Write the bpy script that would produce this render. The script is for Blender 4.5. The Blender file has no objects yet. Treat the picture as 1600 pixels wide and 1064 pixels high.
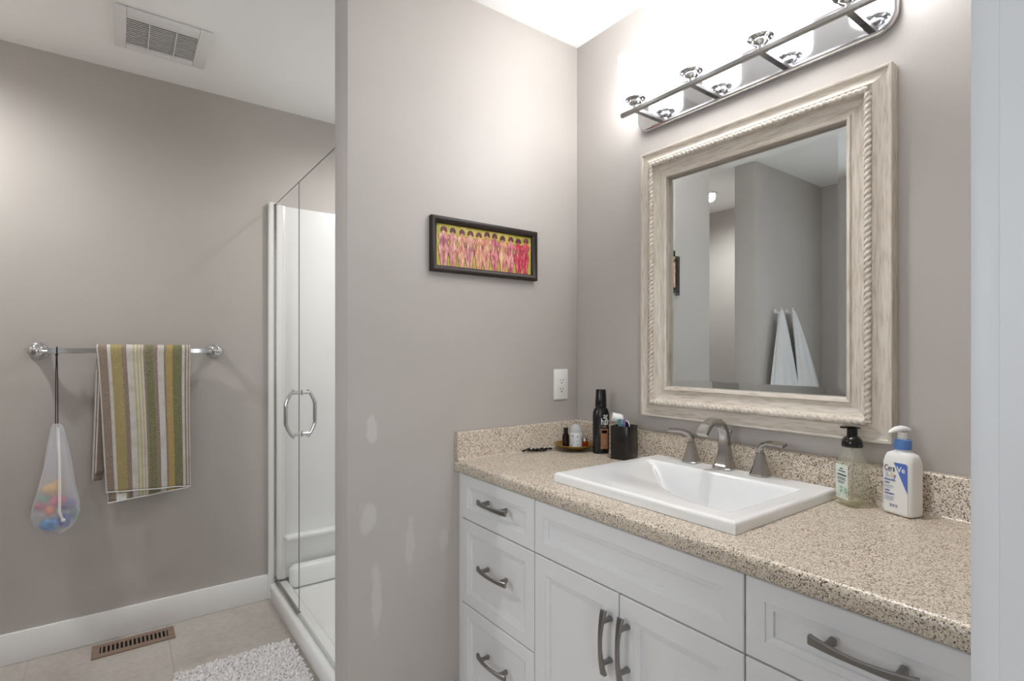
import bpy, bmesh, math, random
from mathutils import Vector, Matrix
from math import sin, cos, pi, radians, sqrt, exp

sc = bpy.context.scene
col = sc.collection
random.seed(7)

# ------------------------------------------------------------------ camera, world, big lights, exposure
FPX, U0, V0, YAW, EYE = 831.6, 800.0, 549.5, radians(36.35), 1.225
cam_d = bpy.data.cameras.new('camera'); cam = bpy.data.objects.new('camera', cam_d); col.objects.link(cam)
cam_d.sensor_fit = 'HORIZONTAL'; cam_d.sensor_width = 36.0
cam_d.lens = FPX / 1600 * 36.0
cam_d.shift_x = 0.0
cam_d.shift_y = (V0 - 532.0) / 1600.0
cam_d.clip_start = 0.02
cam.location = (0, 0, EYE); cam.rotation_euler = (pi / 2, 0, -YAW)
sc.camera = cam

sc.view_settings.view_transform = 'Standard'; sc.view_settings.look = 'None'
sc.view_settings.gamma = 1.0; sc.view_settings.use_curve_mapping = False
sc.view_settings.exposure = 1.6
sc.cycles.use_denoising = True
sc.cycles.max_bounces = 10; sc.cycles.diffuse_bounces = 6; sc.cycles.transparent_max_bounces = 24
sc.cycles.caustics_reflective = False; sc.cycles.caustics_refractive = False
sc.cycles.sample_clamp_indirect = 6.0

P_DAY = 17.0       # unseen bedroom windows, added for fill daylight
P_BFILL = 2.0      # unseen daylight source added in the bathroom's left wall
P_VANITY = 7.9     # emission of the vanity shades
P_ALCOVE = 13.5    # recessed lamps
P_SHOWER = 8.2
P_SINK_FILL = 10.0  # unseen downlight added over the sink

world = bpy.data.worlds.new('sky'); sc.world = world; world.use_nodes = True
world.node_tree.nodes['Background'].inputs[0].default_value = (.80, .90, 1.0, 1)
world.node_tree.nodes['Background'].inputs[1].default_value = 1.0

def area(name, loc, target, sx, sy, power, color):
    d = bpy.data.lights.new(name, 'AREA'); d.shape = 'RECTANGLE'; d.size = sx; d.size_y = sy
    d.energy = power; d.color = color
    o = bpy.data.objects.new(name, d); col.objects.link(o); o.location = loc
    o.rotation_euler = (Vector(target) - Vector(loc)).to_track_quat('-Z', 'Y').to_euler()
    return o
area('window_daylight', (-1.4, -3.16, 1.45), (-1.4, 0, 1.45), .9, 1.5, P_DAY * .55, (.95, .98, 1.0))  # fill lamp added on the left of the unseen bedroom
area('window_daylight', (1.45, -3.16, 1.45), (1.45, 0, 1.45), 1.2, 1.5, P_DAY * .45, (.93, .97, 1.0))  # fill lamp added on the right of the unseen bedroom
area('window_daylight', (-1.285, .64, 1.55), (0, .64, 1.45), .78, .92, P_BFILL, (.95, .98, 1.0))  # side fill added to light the cabinet fronts

# ------------------------------------------------------------------ materials
def lin(r, g, b):
    f = lambda c: (c / 255 / 12.92) if c / 255 <= .04045 else ((c / 255 + .055) / 1.055) ** 2.4
    return (f(r), f(g), f(b), 1)
def mat(name, rgb, rough=.5, metal=0.0, **k):
    m = bpy.data.materials.new(name); m.use_nodes = True
    b = m.node_tree.nodes['Principled BSDF']
    b.inputs['Base Color'].default_value = lin(*rgb)
    b.inputs['Roughness'].default_value = rough; b.inputs['Metallic'].default_value = metal
    for kk, v in k.items():
        b.inputs[kk.replace('_', ' ')].default_value = v
    return m
def N(m, t, **k):
    n = m.node_tree.nodes.new(t)
    for kk, v in k.items(): setattr(n, kk, v)
    return n
def L(m, a, b): m.node_tree.links.new(a, b)
def bsdf(m): return m.node_tree.nodes['Principled BSDF']
def coords(m, scale=(1, 1, 1), kind='Object'):
    tc = N(m, 'ShaderNodeTexCoord'); mp = N(m, 'ShaderNodeMapping'); mp.inputs['Scale'].default_value = scale
    L(m, tc.outputs[kind], mp.inputs['Vector']); return mp.outputs['Vector']
def noise(m, vec, scale, detail=3, rough=.5):
    n = N(m, 'ShaderNodeTexNoise'); n.inputs['Scale'].default_value = scale
    n.inputs['Detail'].default_value = detail; n.inputs['Roughness'].default_value = rough
    L(m, vec, n.inputs['Vector']); return n.outputs['Fac']
def ramp(m, fac, stops, interp='LINEAR'):
    r = N(m, 'ShaderNodeValToRGB'); r.color_ramp.interpolation = interp
    e = r.color_ramp.elements
    while len(e) < len(stops): e.new(.5)
    for i, (p, c) in enumerate(stops):
        e[i].position = p; e[i].color = c if len(c) == 4 else lin(*c)
    L(m, fac, r.inputs['Fac']); return r.outputs['Color']
def mixc(m, fac, a, b, blend='MIX'):
    x = N(m, 'ShaderNodeMix', data_type='RGBA', blend_type=blend)
    for s, v in ((x.inputs[0], fac), (x.inputs[6], a), (x.inputs[7], b)):
        if hasattr(v, 'is_linked'): L(m, v, s)
        elif isinstance(v, (int, float)): s.default_value = v
        else: s.default_value = v if len(v) == 4 else lin(*v)
    return x.outputs[2]
def bump(m, h, strength=.2, dist=.002):
    b = N(m, 'ShaderNodeBump'); b.inputs['Strength'].default_value = strength; b.inputs['Distance'].default_value = dist
    L(m, h, b.inputs['Height']); L(m, b.outputs['Normal'], bsdf(m).inputs['Normal'])

PAINT = (186, 181, 176)
def paint(name, rgb, rough=.55):
    m = mat(name, rgb, rough); v = coords(m)
    n = noise(m, v, 2.2, 2)
    L(m, ramp(m, n, [(.3, tuple(c - 3 for c in rgb)), (.7, tuple(c + 3 for c in rgb))]), bsdf(m).inputs['Base Color'])
    bump(m, noise(m, v, 260, 2), .06, .001); return m
m_wall = paint('greige_wall_paint', PAINT)
m_ceil = paint('white_ceiling_paint', (249, 249, 248), .8)
m_trim = mat('white_trim_paint', (246, 247, 249), .35)
bump(m_trim, noise(m_trim, coords(m_trim, (1, 1, .2)), 40, 2), .03, .001)

def patched_wall():
    """picture wall: the same paint with lighter filler patches that were sanded but not repainted"""
    m = paint('patched_wall_paint', PAINT)
    b = bsdf(m); src = b.inputs['Base Color'].links[0].from_socket
    tc = N(m, 'ShaderNodeTexCoord'); wob = N(m, 'ShaderNodeTexNoise'); wob.inputs['Scale'].default_value = 28
    wob.inputs['Detail'].default_value = 4
    L(m, tc.outputs['Object'], wob.inputs['Vector'])
    cur = src
    for (x, z, rx, rz, amt) in ((.617, .985, .018, .045, .55), (.607, .72, .03, .05, .5), (.632, .47, .018, .10, .5),
                                (.745, .605, .016, .085, .35), (.866, .60, .018, .04, .3)):
        mp = N(m, 'ShaderNodeMapping'); mp.inputs['Scale'].default_value = (1 / rx, 0, 1 / rz)
        mp.inputs['Location'].default_value = (-x / rx, 0, -z / rz)
        L(m, tc.outputs['Object'], mp.inputs['Vector'])
        ln = N(m, 'ShaderNodeVectorMath', operation='LENGTH'); L(m, mp.outputs['Vector'], ln.inputs[0])
        ad = N(m, 'ShaderNodeMath', operation='MULTIPLY_ADD'); L(m, wob.outputs['Fac'], ad.inputs[0])
        ad.inputs[1].default_value = 1.3; L(m, ln.outputs['Value'], ad.inputs[2])
        mr = N(m, 'ShaderNodeMapRange'); mr.inputs['From Min'].default_value = 1.75; mr.inputs['From Max'].default_value = 1.35
        mr.inputs['To Max'].default_value = amt
        L(m, ad.outputs[0], mr.inputs['Value'])
        cur = mixc(m, mr.outputs[0], cur, (211, 210, 208))
    L(m, cur, b.inputs['Base Color']); return m
m_wallp = patched_wall()

def granite():
    m = mat('speckled_laminate', (180, 158, 135), .32); v = coords(m)
    big = noise(m, v, 60, 3)
    base = ramp(m, big, [(.3, (196, 183, 166)), (.7, (211, 200, 185))])
    def specks(scale, lo, hi, colr, cur, seed):
        mp = N(m, 'ShaderNodeMapping'); mp.inputs['Location'].default_value = (seed, seed * 2, seed * 3); L(m, v, mp.inputs['Vector'])
        vo = N(m, 'ShaderNodeTexVoronoi'); vo.inputs['Scale'].default_value = scale; L(m, mp.outputs['Vector'], vo.inputs['Vector'])
        sep = N(m, 'ShaderNodeSeparateColor'); L(m, vo.outputs['Color'], sep.inputs[0])
        mr = N(m, 'ShaderNodeMapRange'); mr.inputs['From Min'].default_value = lo; mr.inputs['From Max'].default_value = hi
        L(m, sep.outputs[0], mr.inputs['Value'])
        return mixc(m, mr.outputs[0], cur, colr)
    c = specks(420, .74, .80, (156, 138, 118), base, 1.3)
    c = specks(520, .66, .72, (222, 211, 196), c, 4.1)
    c = specks(500, .86, .90, (108, 92, 78), c, 7.7)
    c = specks(420, .94, .965, (58, 48, 42), c, 2.9)
    L(m, c, bsdf(m).inputs['Base Color']); return m
m_gran = granite()

def wood(name, sc3):
    m = mat(name, (196, 184, 168), .6); v = coords(m, sc3)
    a = noise(m, v, 9, 6, .65)
    c = ramp(m, a, [(.28, (172, 160, 145)), (.40, (200, 190, 176)), (.55, (214, 206, 195)), (.75, (222, 216, 207))])
    f = noise(m, v, 40, 3)
    c2 = mixc(m, .45, c, ramp(m, f, [(.34, (160, 147, 132)), (.48, (210, 201, 190)), (.7, (224, 218, 209))]))
    L(m, c2, bsdf(m).inputs['Base Color']); bump(m, f, .25, .0015); return m
m_woodv = wood('limed_oak_upright', (6, 6, .55))
m_woodh = wood('limed_oak_rail', (6, .55, 6))
m_rope = wood('limed_oak_rope', (3, 2, 2))
bsdf(m_rope).inputs['Roughness'].default_value = .55

m_cab = mat('white_lacquer', (224, 224, 225), .38)
m_gap = mat('dark_cabinet_carcass', (150, 150, 148), .7)
m_ceramic = mat('white_ceramic', (236, 237, 238), .12, Coat_Weight=.3)
m_chrome = mat('polished_chrome', (206, 207, 210), .07, 1.0)
m_bchrome = mat('brushed_nickel', (172, 169, 166), .2, 1.0)
m_nickel = mat('dark_brushed_nickel', (142, 140, 138), .28, 1.0)
m_acry = mat('white_acrylic', (238, 239, 238), .18)
m_black = mat('glossy_black_plastic', (14, 13, 13), .18)
m_blackm = mat('matte_black_ceramic', (20, 18, 18), .22)
m_frameb = mat('dark_wood_frame', (38, 28, 23), .45)
bump(m_frameb, noise(m_frameb, coords(m_frameb, (1, 1, 1)), 130, 3), .3, .001)
m_white = mat('white_plastic', (232, 232, 230), .35)
m_blue = mat('blue_plastic', (88, 130, 196), .4)
m_dark = mat('dark_print', (40, 40, 48), .6)
m_mirror = mat('silvered_mirror', (224, 228, 228), .0, 1.0)
m_reg = mat('taupe_metal', (150, 128, 112), .45, .25)
m_void = mat('black_duct', (10, 9, 9), .9)
m_brass = mat('brass_dish', (176, 142, 66), .34, .85)
m_cord = mat('black_cord', (24, 22, 22), .8)

def seethru(name, tint, ior=1.45, rough=.0, body=0.0, body_col=(255, 255, 255)):
    """clear material: fresnel mix of a see-through and a glossy layer, with some milky body"""
    m = bpy.data.materials.new(name); m.use_nodes = True; nt = m.node_tree
    nt.nodes.remove(nt.nodes['Principled BSDF']); out = nt.nodes['Material Output']
    tr = N(m, 'ShaderNodeBsdfTransparent'); tr.inputs[0].default_value = lin(*tint)
    gl = N(m, 'ShaderNodeBsdfGlossy'); gl.inputs['Roughness'].default_value = rough
    fr = N(m, 'ShaderNodeFresnel'); fr.inputs['IOR'].default_value = ior
    ge = N(m, 'ShaderNodeNewGeometry'); om = N(m, 'ShaderNodeMath', operation='SUBTRACT'); om.inputs[0].default_value = 1.0
    L(m, ge.outputs['Backfacing'], om.inputs[1]); ml = N(m, 'ShaderNodeMath', operation='MULTIPLY')     # only outer faces mirror
    L(m, fr.outputs[0], ml.inputs[0]); L(m, om.outputs[0], ml.inputs[1])
    mx = N(m, 'ShaderNodeMixShader'); L(m, ml.outputs[0], mx.inputs[0]); L(m, tr.outputs[0], mx.inputs[1]); L(m, gl.outputs[0], mx.inputs[2])
    last = mx.outputs[0]
    if body:
        df = N(m, 'ShaderNodeBsdfDiffuse'); df.inputs[0].default_value = lin(*body_col)
        m2 = N(m, 'ShaderNodeMixShader'); m2.inputs[0].default_value = body
        L(m, last, m2.inputs[1]); L(m, df.outputs[0], m2.inputs[2]); last = m2.outputs[0]
    L(m, last, out.inputs['Surface']); return m
m_glass = seethru('shower_glass', (255, 255, 255), 1.16)
m_clear = seethru('clear_plastic', (250, 250, 246), 1.5, .03, .17, (222, 221, 210))
m_frost = seethru('frosted_glass', (235, 240, 240), 1.4, .1, .45, (224, 228, 230))
m_amber = seethru('amber_glass', (226, 140, 40), 1.4, .03, .15, (190, 98, 20))
m_brown = seethru('brown_glass', (70, 30, 14), 1.4, .03, .5, (46, 22, 14))
m_net = seethru('white_net', (255, 255, 255), 1.02, .6, .36, (234, 236, 246))
def netlike(m):
    return m
def emit(name, rgb, s):
    m = bpy.data.materials.new(name); m.use_nodes = True; nt = m.node_tree
    nt.nodes.remove(nt.nodes['Principled BSDF'])
    e = N(m, 'ShaderNodeEmission'); e.inputs[0].default_value = lin(*rgb); e.inputs[1].default_value = s
    L(m, e.outputs[0], nt.nodes['Material Output'].inputs['Surface']); return m
m_shade = emit('lit_opal_glass', (254, 254, 255), P_VANITY)
m_pot = emit('lit_recessed_lamp', (255, 244, 228), 12.0)

def floor_mat():
    m = mat('beige_stone_tile', (188, 172, 156), .38); v = coords(m)
    n = noise(m, v, 3.0, 6, .6); n2 = noise(m, v, 45, 3)
    c = ramp(m, n, [(.3, (176, 168, 161)), (.5, (193, 186, 179)), (.7, (204, 197, 191))])
    c = mixc(m, .18, c, ramp(m, n2, [(.35, (156, 147, 139)), (.65, (212, 206, 200))]))
    br = N(m, 'ShaderNodeTexBrick'); br.offset = .0
    mp = N(m, 'ShaderNodeMapping'); mp.inputs['Location'].default_value = (-.167, -2.28, 0); L(m, v, mp.inputs['Vector'])
    L(m, mp.outputs['Vector'], br.inputs['Vector'])
    for k, val in (('Scale', 1.0), ('Mortar Size', .0028), ('Brick Width', .46), ('Row Height', .60), ('Mortar Smooth', .3), ('Bias', 0)):
        br.inputs[k].default_value = val
    c = mixc(m, br.outputs['Fac'], c, (176, 168, 161))
    L(m, c, bsdf(m).inputs['Base Color']); return m
m_floor = floor_mat()

# ------------------------------------------------------------------ mesh helpers
class MB:
    def __init__(s): s.bm = bmesh.new(); s.mi = 0; s.uv = None
    def _tag(s, faces):
        for f in faces: f.material_index = s.mi
    def face(s, pts):
        f = s.bm.faces.new([s.bm.verts.new(p) for p in pts]); f.material_index = s.mi; return f
    def box(s, x0, x1, y0, y1, z0, z1, bev=0, seg=2, M=None):
        r = bmesh.ops.create_cube(s.bm, size=1.0)
        vs = r['verts']
        for v in vs:
            v.co = Vector((x0 + (v.co.x + .5) * (x1 - x0), y0 + (v.co.y + .5) * (y1 - y0), z0 + (v.co.z + .5) * (z1 - z0)))
        if M is not None:
            for v in vs: v.co = M @ v.co
        fs = set(f for v in vs for f in v.link_faces); s._tag(fs)
        if bev:
            es = list(set(e for v in vs for e in v.link_edges))
            r2 = bmesh.ops.bevel(s.bm, geom=es, offset=bev, segments=seg, affect='EDGES', profile=.5)
            s._tag(r2['faces'])
        return s
    def rings(s, rings, close=True, cap0=True, cap1=True):
        """skin a list of vertex rings (lists of points, same count)"""
        R = [[s.bm.verts.new(p) for p in r] for r in rings]; n = len(R[0])
        for a, b in zip(R, R[1:]):
            for i in range(n if close else n - 1):
                j = (i + 1) % n
                try: s.bm.faces.new((a[i], a[j], b[j], b[i])).material_index = s.mi
                except ValueError: pass
        if cap0 and close:
            s.bm.faces.new(list(reversed(R[0]))).material_index = s.mi
        if cap1 and close:
            s.bm.faces.new(R[-1]).material_index = s.mi
        return s
    def cyl(s, p0, p1, r0, r1=None, seg=24):
        return s.tube([p0, p1], [r0, r0 if r1 is None else r1], seg)
    def tube(s, pts, rad, seg=12, up=None, cap=True):
        """sweep; rad: a number, or a list of numbers / (half width, half height) per point"""
        pts = [Vector(p) for p in pts]; n = len(pts)
        if not isinstance(rad, (list,)): rad = [rad] * n
        T = []
        for i in range(n):
            a = pts[max(i - 1, 0)]; b = pts[min(i + 1, n - 1)]
            t = (b - a); T.append(t.normalized() if t.length else Vector((0, 0, 1)))
        u = Vector(up) if up else (Vector((0, 0, 1)) if abs(T[0].z) < .9 else Vector((1, 0, 0)))
        out = []
        for i in range(n):
            u = (u - T[i] * u.dot(T[i])).normalized(); w = T[i].cross(u)
            r = rad[i]
            if isinstance(r, tuple):
                hw, hh = r[0], r[1]; k = r[2] if len(r) > 2 else .25
                b = min(hw, hh) * k
                ring = [(hw, -hh + b), (hw, hh - b), (hw - b, hh), (-hw + b, hh), (-hw, hh - b), (-hw, -hh + b), (-hw + b, -hh), (hw - b, -hh)]
                out.append([pts[i] + w * a + u * c for a, c in ring])
            else:
                out.append([pts[i] + (w * cos(q) + u * sin(q)) * r for q in [2 * pi * j / seg for j in range(seg)]])
        return s.rings(out, True, cap, cap)
    def lathe(s, prof, c, seg=32, M=None, sx=1, sy=1):
        """prof: (radius, height); c: base centre"""
        out = []
        for r, z in prof:
            out.append([Vector((max(r, 1e-5) * cos(q) * sx, max(r, 1e-5) * sin(q) * sy, z)) for q in [2 * pi * j / seg for j in range(seg)]])
        M = M or Matrix.Identity(4); c = Vector(c)
        return s.rings([[c + (M @ p) for p in r] for r in out])
    def ball(s, c, r, seg=16, M=None):
        rx, ry, rz = r if isinstance(r, tuple) else (r, r, r)
        prof = []
        out = []
        for i in range(1, seg // 2):
            a = -pi / 2 + pi * i / (seg // 2)
            out.append([Vector((rx * cos(a) * cos(q), ry * cos(a) * sin(q), rz * sin(a))) for q in [2 * pi * j / seg for j in range(seg)]])
        M = M or Matrix.Identity(4)
        return s.rings([[Vector(c) + M @ p for p in r_] for r_ in out])
    def prism(s, poly, f, d0, d1):
        """poly: 2D outline; f(a, b, d) -> point"""
        return s.rings([[f(a, b, d0) for a, b in poly], [f(a, b, d1) for a, b in poly]])
    def grid(s, f, nu, nv, uvmap=False):
        V = [[s.bm.verts.new(f(i / nu, j / nv)) for j in range(nv + 1)] for i in range(nu + 1)]
        if uvmap and s.uv is None: s.uv = s.bm.loops.layers.uv.new('UVMap')
        for i in range(nu):
            for j in range(nv):
                fc = s.bm.faces.new((V[i][j], V[i + 1][j], V[i + 1][j + 1], V[i][j + 1])); fc.material_index = s.mi
                if uvmap:
                    for lp, (a, b) in zip(fc.loops, ((i, j), (i + 1, j), (i + 1, j + 1), (i, j + 1))):
                        lp[s.uv].uv = (a / nu, b / nv)
        return V
    def text(s, body, size, M, extrude=.0002, bold=0.0, align='LEFT', sx=1.0, width=None):
        cu = bpy.data.curves.new('t', 'FONT'); cu.body = body; cu.size = size; cu.extrude = extrude; cu.align_x = align
        cu.offset = bold
        o = bpy.data.objects.new('t', cu); col.objects.link(o); bpy.context.view_layer.update()
        me = bpy.data.meshes.new_from_object(o.evaluated_get(bpy.context.evaluated_depsgraph_get()))
        bpy.data.objects.remove(o); bpy.data.curves.remove(cu)
        k = len(s.bm.verts); kf = len(s.bm.faces)
        s.bm.from_mesh(me); s.bm.verts.ensure_lookup_table(); s.bm.faces.ensure_lookup_table()
        if width: sx = width / max(v.co.x for v in s.bm.verts[k:])
        for v in s.bm.verts[k:]: v.co = M @ Vector((v.co.x * sx, v.co.y, v.co.z))
        for f in s.bm.faces[kf:]: f.material_index = s.mi
        bpy.data.meshes.remove(me); return s

def wloc(o):
    p = Vector((0, 0, 0))
    while o is not None: p += o.location; o = o.parent
    return p
def obj(name, mb, mats, parent=None, loc=None, flat=False, angle=35, fix=True, label=None, solid=0, sub=0):
    if fix: bmesh.ops.recalc_face_normals(mb.bm, faces=mb.bm.faces)
    org = Vector(loc) if loc else (wloc(parent) if parent else Vector((0, 0, 0)))
    for v in mb.bm.verts: v.co -= org
    me = bpy.data.meshes.new(name); mb.bm.to_mesh(me); mb.bm.free()
    for m in (mats if isinstance(mats, (list, tuple)) else [mats]): me.materials.append(m)
    if not flat:
        for p in me.polygons: p.use_smooth = True
        me.set_sharp_from_angle(angle=radians(angle))
    o = bpy.data.objects.new(name, me); col.objects.link(o)
    if parent: o.parent = parent; o.location = org - wloc(parent)
    else: o.location = org
    if solid:
        md = o.modifiers.new('thickness', 'SOLIDIFY'); md.thickness = solid; md.offset = 0
    if sub:
        md = o.modifiers.new('smooth', 'SUBSURF'); md.levels = sub; md.render_levels = sub
    if label: o['label'] = label
    return o
def tag(o, label, cat, group=None, kind=None):
    o['label'] = label; o['category'] = cat
    if group: o['group'] = group
    if kind: o['kind'] = kind
    return o
def thing(name, loc, label, cat, group=None):
    o = bpy.data.objects.new(name, None); col.objects.link(o); o.location = loc; o.empty_display_size = .05
    return tag(o, label, cat, group)
def struct(name, mb, mats, parent=None, label=None, **k):
    o = obj(name, mb, mats, parent, **k); o['kind'] = 'structure'
    if label: o['label'] = label
    return o
def bx(*a, **k):
    m = MB(); m.box(*a, **k); return m

# ------------------------------------------------------------------ the setting
W, PW, TW, LW, H = 1.474, 1.561, 2.85, -1.252, 2.44    # mirror wall x, picture wall y, towel wall y, left wall x, height
PX = .543                                               # free end of the picture wall
FY = .112                                               # inner face of the doorway wall
struct('floor', bx(LW - .12, W + .12, -.02, TW + .12, -.1, 0), m_floor)
struct('ceiling', bx(LW - .12, W + .12, -.02, TW + .12, H, H + .1), m_ceil)
struct('wall_right', bx(W, W + .12, -.02, TW + .12, 0, H), m_wall)
struct('wall_back', bx(LW - .12, W, TW, TW + .12, 0, H), m_wall)
b = MB(); b.box(LW - .12, LW, -.02, .23, 0, H); b.box(LW - .12, LW, 1.05, TW, 0, H); b.box(LW - .12, LW, .23, 1.05, 0, 1.07); b.box(LW - .12, LW, .23, 1.05, 2.03, H)
struct('wall_left', b, m_wall)
b = MB()
for y in (.23, .62, 1.01): b.box(LW - .10, LW - .05, y, y + .04, 1.07, 2.03)
for z in (1.07, 1.99): b.box(LW - .10, LW - .05, .23, 1.05, z, z + .04)
struct('window_3', b, m_trim)  # unseen frame and opening added for the bathroom side fill
b = MB(); b.box(PX, W, PW, PW + .117, 0, H, bev=.003)
struct('wall_middle', b, m_wallp)
struct('wall_inner', bx(LW, -.336, 1.81, 1.954, 0, H, bev=.003), m_wall)
# doorway wall behind / beside the camera, with jamb and casing
JX, JL = .568, -.36
b = MB(); b.box(JX + .02, W, -.02, FY, 0, H); b.box(LW, JL - .02, -.02, FY, 0, H); b.box(JL - .02, JX + .02, -.02, FY, 2.08, H)
struct('wall_front', b, m_wall)
b = MB(); b.box(JX, JX + .02, -.02, FY, 0, 2.06); b.box(JL - .02, JL, -.02, FY, 0, 2.06); b.box(JL - .02, JX + .02, -.02, FY, 2.06, 2.08)
b.box(JX - .0004, JX + .07, FY, FY + .018, 0, 2.13, bev=.0006); b.box(JL - .07, JL, FY, FY + .018, 0, 2.13, bev=.003); b.box(JL, JX, FY, FY + .018, 2.06, 2.13, bev=.003)
m_jamb = mat('pale_blue_grey_trim', (212, 214, 217), .4)
struct('trim_1', b, m_jamb)
# room beyond the doorway, with two added windows for fill daylight
B0, BX0, BX1 = -3.2, -2.0, 2.4
struct('floor_bedroom', bx(BX0 - .1, BX1 + .1, B0 - .1, -.02, -.1, 0), paint('oatmeal_carpet', (190, 180, 168), .9))
struct('ceiling_bedroom', bx(BX0 - .1, BX1 + .1, B0 - .1, -.02, H, H + .1), m_ceil)
b = MB(); b.box(BX0 - .1, BX0, B0, -.02, 0, H); struct('wall_bedroom_left', b, m_wall)
b = MB(); b.box(BX1, BX1 + .1, B0, -.02, 0, H); struct('wall_bedroom_right', b, m_wall)
b = MB(); 
for x0, x1 in ((BX0, -1.88), (-.92, .82), (2.08, BX1)): b.box(x0, x1, B0 - .1, B0, 0, H)
for x0, x1 in ((-1.88, -.92), (.82, 2.08)): b.box(x0, x1, B0 - .1, B0, 0, .65); b.box(x0, x1, B0 - .1, B0, 2.25, H)
struct('wall_bedroom_back', b, m_wall)
for k, (x0, x1) in enumerate(((-1.88, -.92), (.82, 2.08))):
    b = MB()
    for x in (x0, (x0 + x1) / 2 - .03, x1 - .06): b.box(x, x + .06, B0 - .08, B0 - .02, .65, 2.25)
    for z in (.65, 2.19): b.box(x0, x1, B0 - .08, B0 - .02, z, z + .06)
    struct('window_%d' % (k + 1), b, m_trim)  # unseen frames added around the bedroom fill lamps
b = MB(); b.box(BX0, LW - .12, -.04, -.02, 0, H); b.box(W + .12, BX1, -.04, -.02, 0, H); struct('wall_bedroom_front', b, m_wall)

# baseboards
def base(name, x0, x1, y0, y1):
    b = MB(); b.box(x0, x1, y0, y1, 0, .123, bev=.004); struct(name, b, m_trim)
base('baseboard_back', LW, .592, TW - .014, TW)
base('baseboard_left', LW, LW + .014, FY, 1.81)
base('baseboard_inner', LW + .014, -.336, 1.796, 1.81)
base('baseboard_middle', PX, .90, PW - .014, PW)

# ------------------------------------------------------------------ ceiling vent, recessed lamps
t = thing('ceiling_vent', (.135, 2.455, H), 'white square louvred exhaust vent in the ceiling', 'vent')
x0, x1, y0, y1 = -.018, .287, 2.305, 2.605
b = MB()
for a in ((x0, .018, y0, y1), (.243, x1, y0, y1), (.018, .243, y0, 2.362), (.018, .243, 2.570, y1)):
    b.box(a[0], a[1], a[2], a[3], H - .016, H - .001, bev=.004)
obj('frame', b, m_white, t)
b = MB(); n = 15
for i in range(n):
    y = 2.362 + (i + .5) * .208 / n
    b.box(.018, .243, -.0052, .0052, -.0012, .0012, M=Matrix.Translation((0, y, H - .009)) @ Matrix.Rotation(radians(38), 4, 'X'))
for x in (.088, .173): b.box(x - .0015, x + .0015, 2.362, 2.570, H - .0155, H - .004)
obj('grille', b, m_white, t)
obj('backing', bx(.018, .243, 2.362, 2.570, H - .003, H - .001), mat('grey_vent_throat', (176, 174, 172), .8), t)

def spot(parent, x, y, power, size=150):
    d = bpy.data.lights.new('lamp', 'SPOT'); d.energy = power; d.spot_size = radians(size); d.spot_blend = .85
    d.shadow_soft_size = .035; d.color = (1, .993, .982)
    o = bpy.data.objects.new('lamp', d); col.objects.link(o); o.parent = parent; o.location = Vector((x, y, H - .03)) - wloc(parent)
def potlight(x, y, power, label, beam=166):
    t = thing('recessed_light', (x, y, H), label, 'ceiling light', 'recessed ceiling lights')
    b = MB(); b.lathe([(.036, -.002), (.052, -.002), (.055, -.006), (.050, -.012), (.038, -.009), (.036, -.002)], (x, y, H), 32)
    obj('trim_ring', b, m_white, t)
    b = MB(); b.lathe([(.036, -.004), (.036, -.002)], (x, y, H), 24); obj('lens', b, m_pot, t)
    spot(t, x, y, power, beam)
potlight(-.724, 2.387, P_ALCOVE, 'small recessed ceiling light over the alcove behind the inner wall')
potlight(1.04, .72, P_SINK_FILL, 'small recessed ceiling light over the sink and countertop', 78)  # unseen lamp added to brighten counter and sink
potlight(1.08, 2.26, P_SHOWER, 'small recessed ceiling light above the glass shower')

# ------------------------------------------------------------------ shower
t = thing('shower_stall', (1.03, 2.26, 0), 'white acrylic shower surround with raised curb beside the end wall', 'shower')
SX, SY0, SY1, ST = .592, PW + .119, TW - .002, 1.955
b = MB()   # wall panels with front flange
b.box(SX + .03, W - .002, SY1 - .022, SY1, .09, ST, bev=.006)
b.box(W - .024, W - .002, SY0 + .024, SY1 - .022, .09, ST, bev=.004)
b.box(SX + .03, W - .002, SY0, SY0 + .022, .09, ST, bev=.004)
b.box(SX + .03, SX + .075, SY1 - .034, SY1 - .02, .09, ST, bev=.006)
obj('wall_panel', b, m_acry, t)
b = MB(); b.box(SX - .004, SX + .045, SY1 - .030, SY1, .0, ST + .01, bev=.010, seg=3)
obj('flange', b, m_acry, t)
b = MB()
b.box(SX, SX + .085, SY0, SY1 - .03, 0.001, .085, bev=.014, seg=3)
b.box(SX + .07, W - .03, SY0, SY1, 0.001, .045)
b.box(SX + .085, W - .03, SY1 - .09, SY1 - .022, .045, .16, bev=.03, seg=4)
b.box(W - .10, W - .03, SY0, SY1 - .022, .045, .16, bev=.03, seg=4)
obj('pan', b, m_acry, t)
b = MB(); b.box(SX + .065, W - .03, SY1 - .08, SY1 - .02, .285, .31, bev=.011, seg=3)
obj('ledge', b, m_acry, t)
b = MB(); b.cyl((SX - .0005, SY1 - .05, .055), (SX - .003, SY1 - .05, .055), .004, seg=10); obj('screw_cap', b, m_nickel, t)

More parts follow.
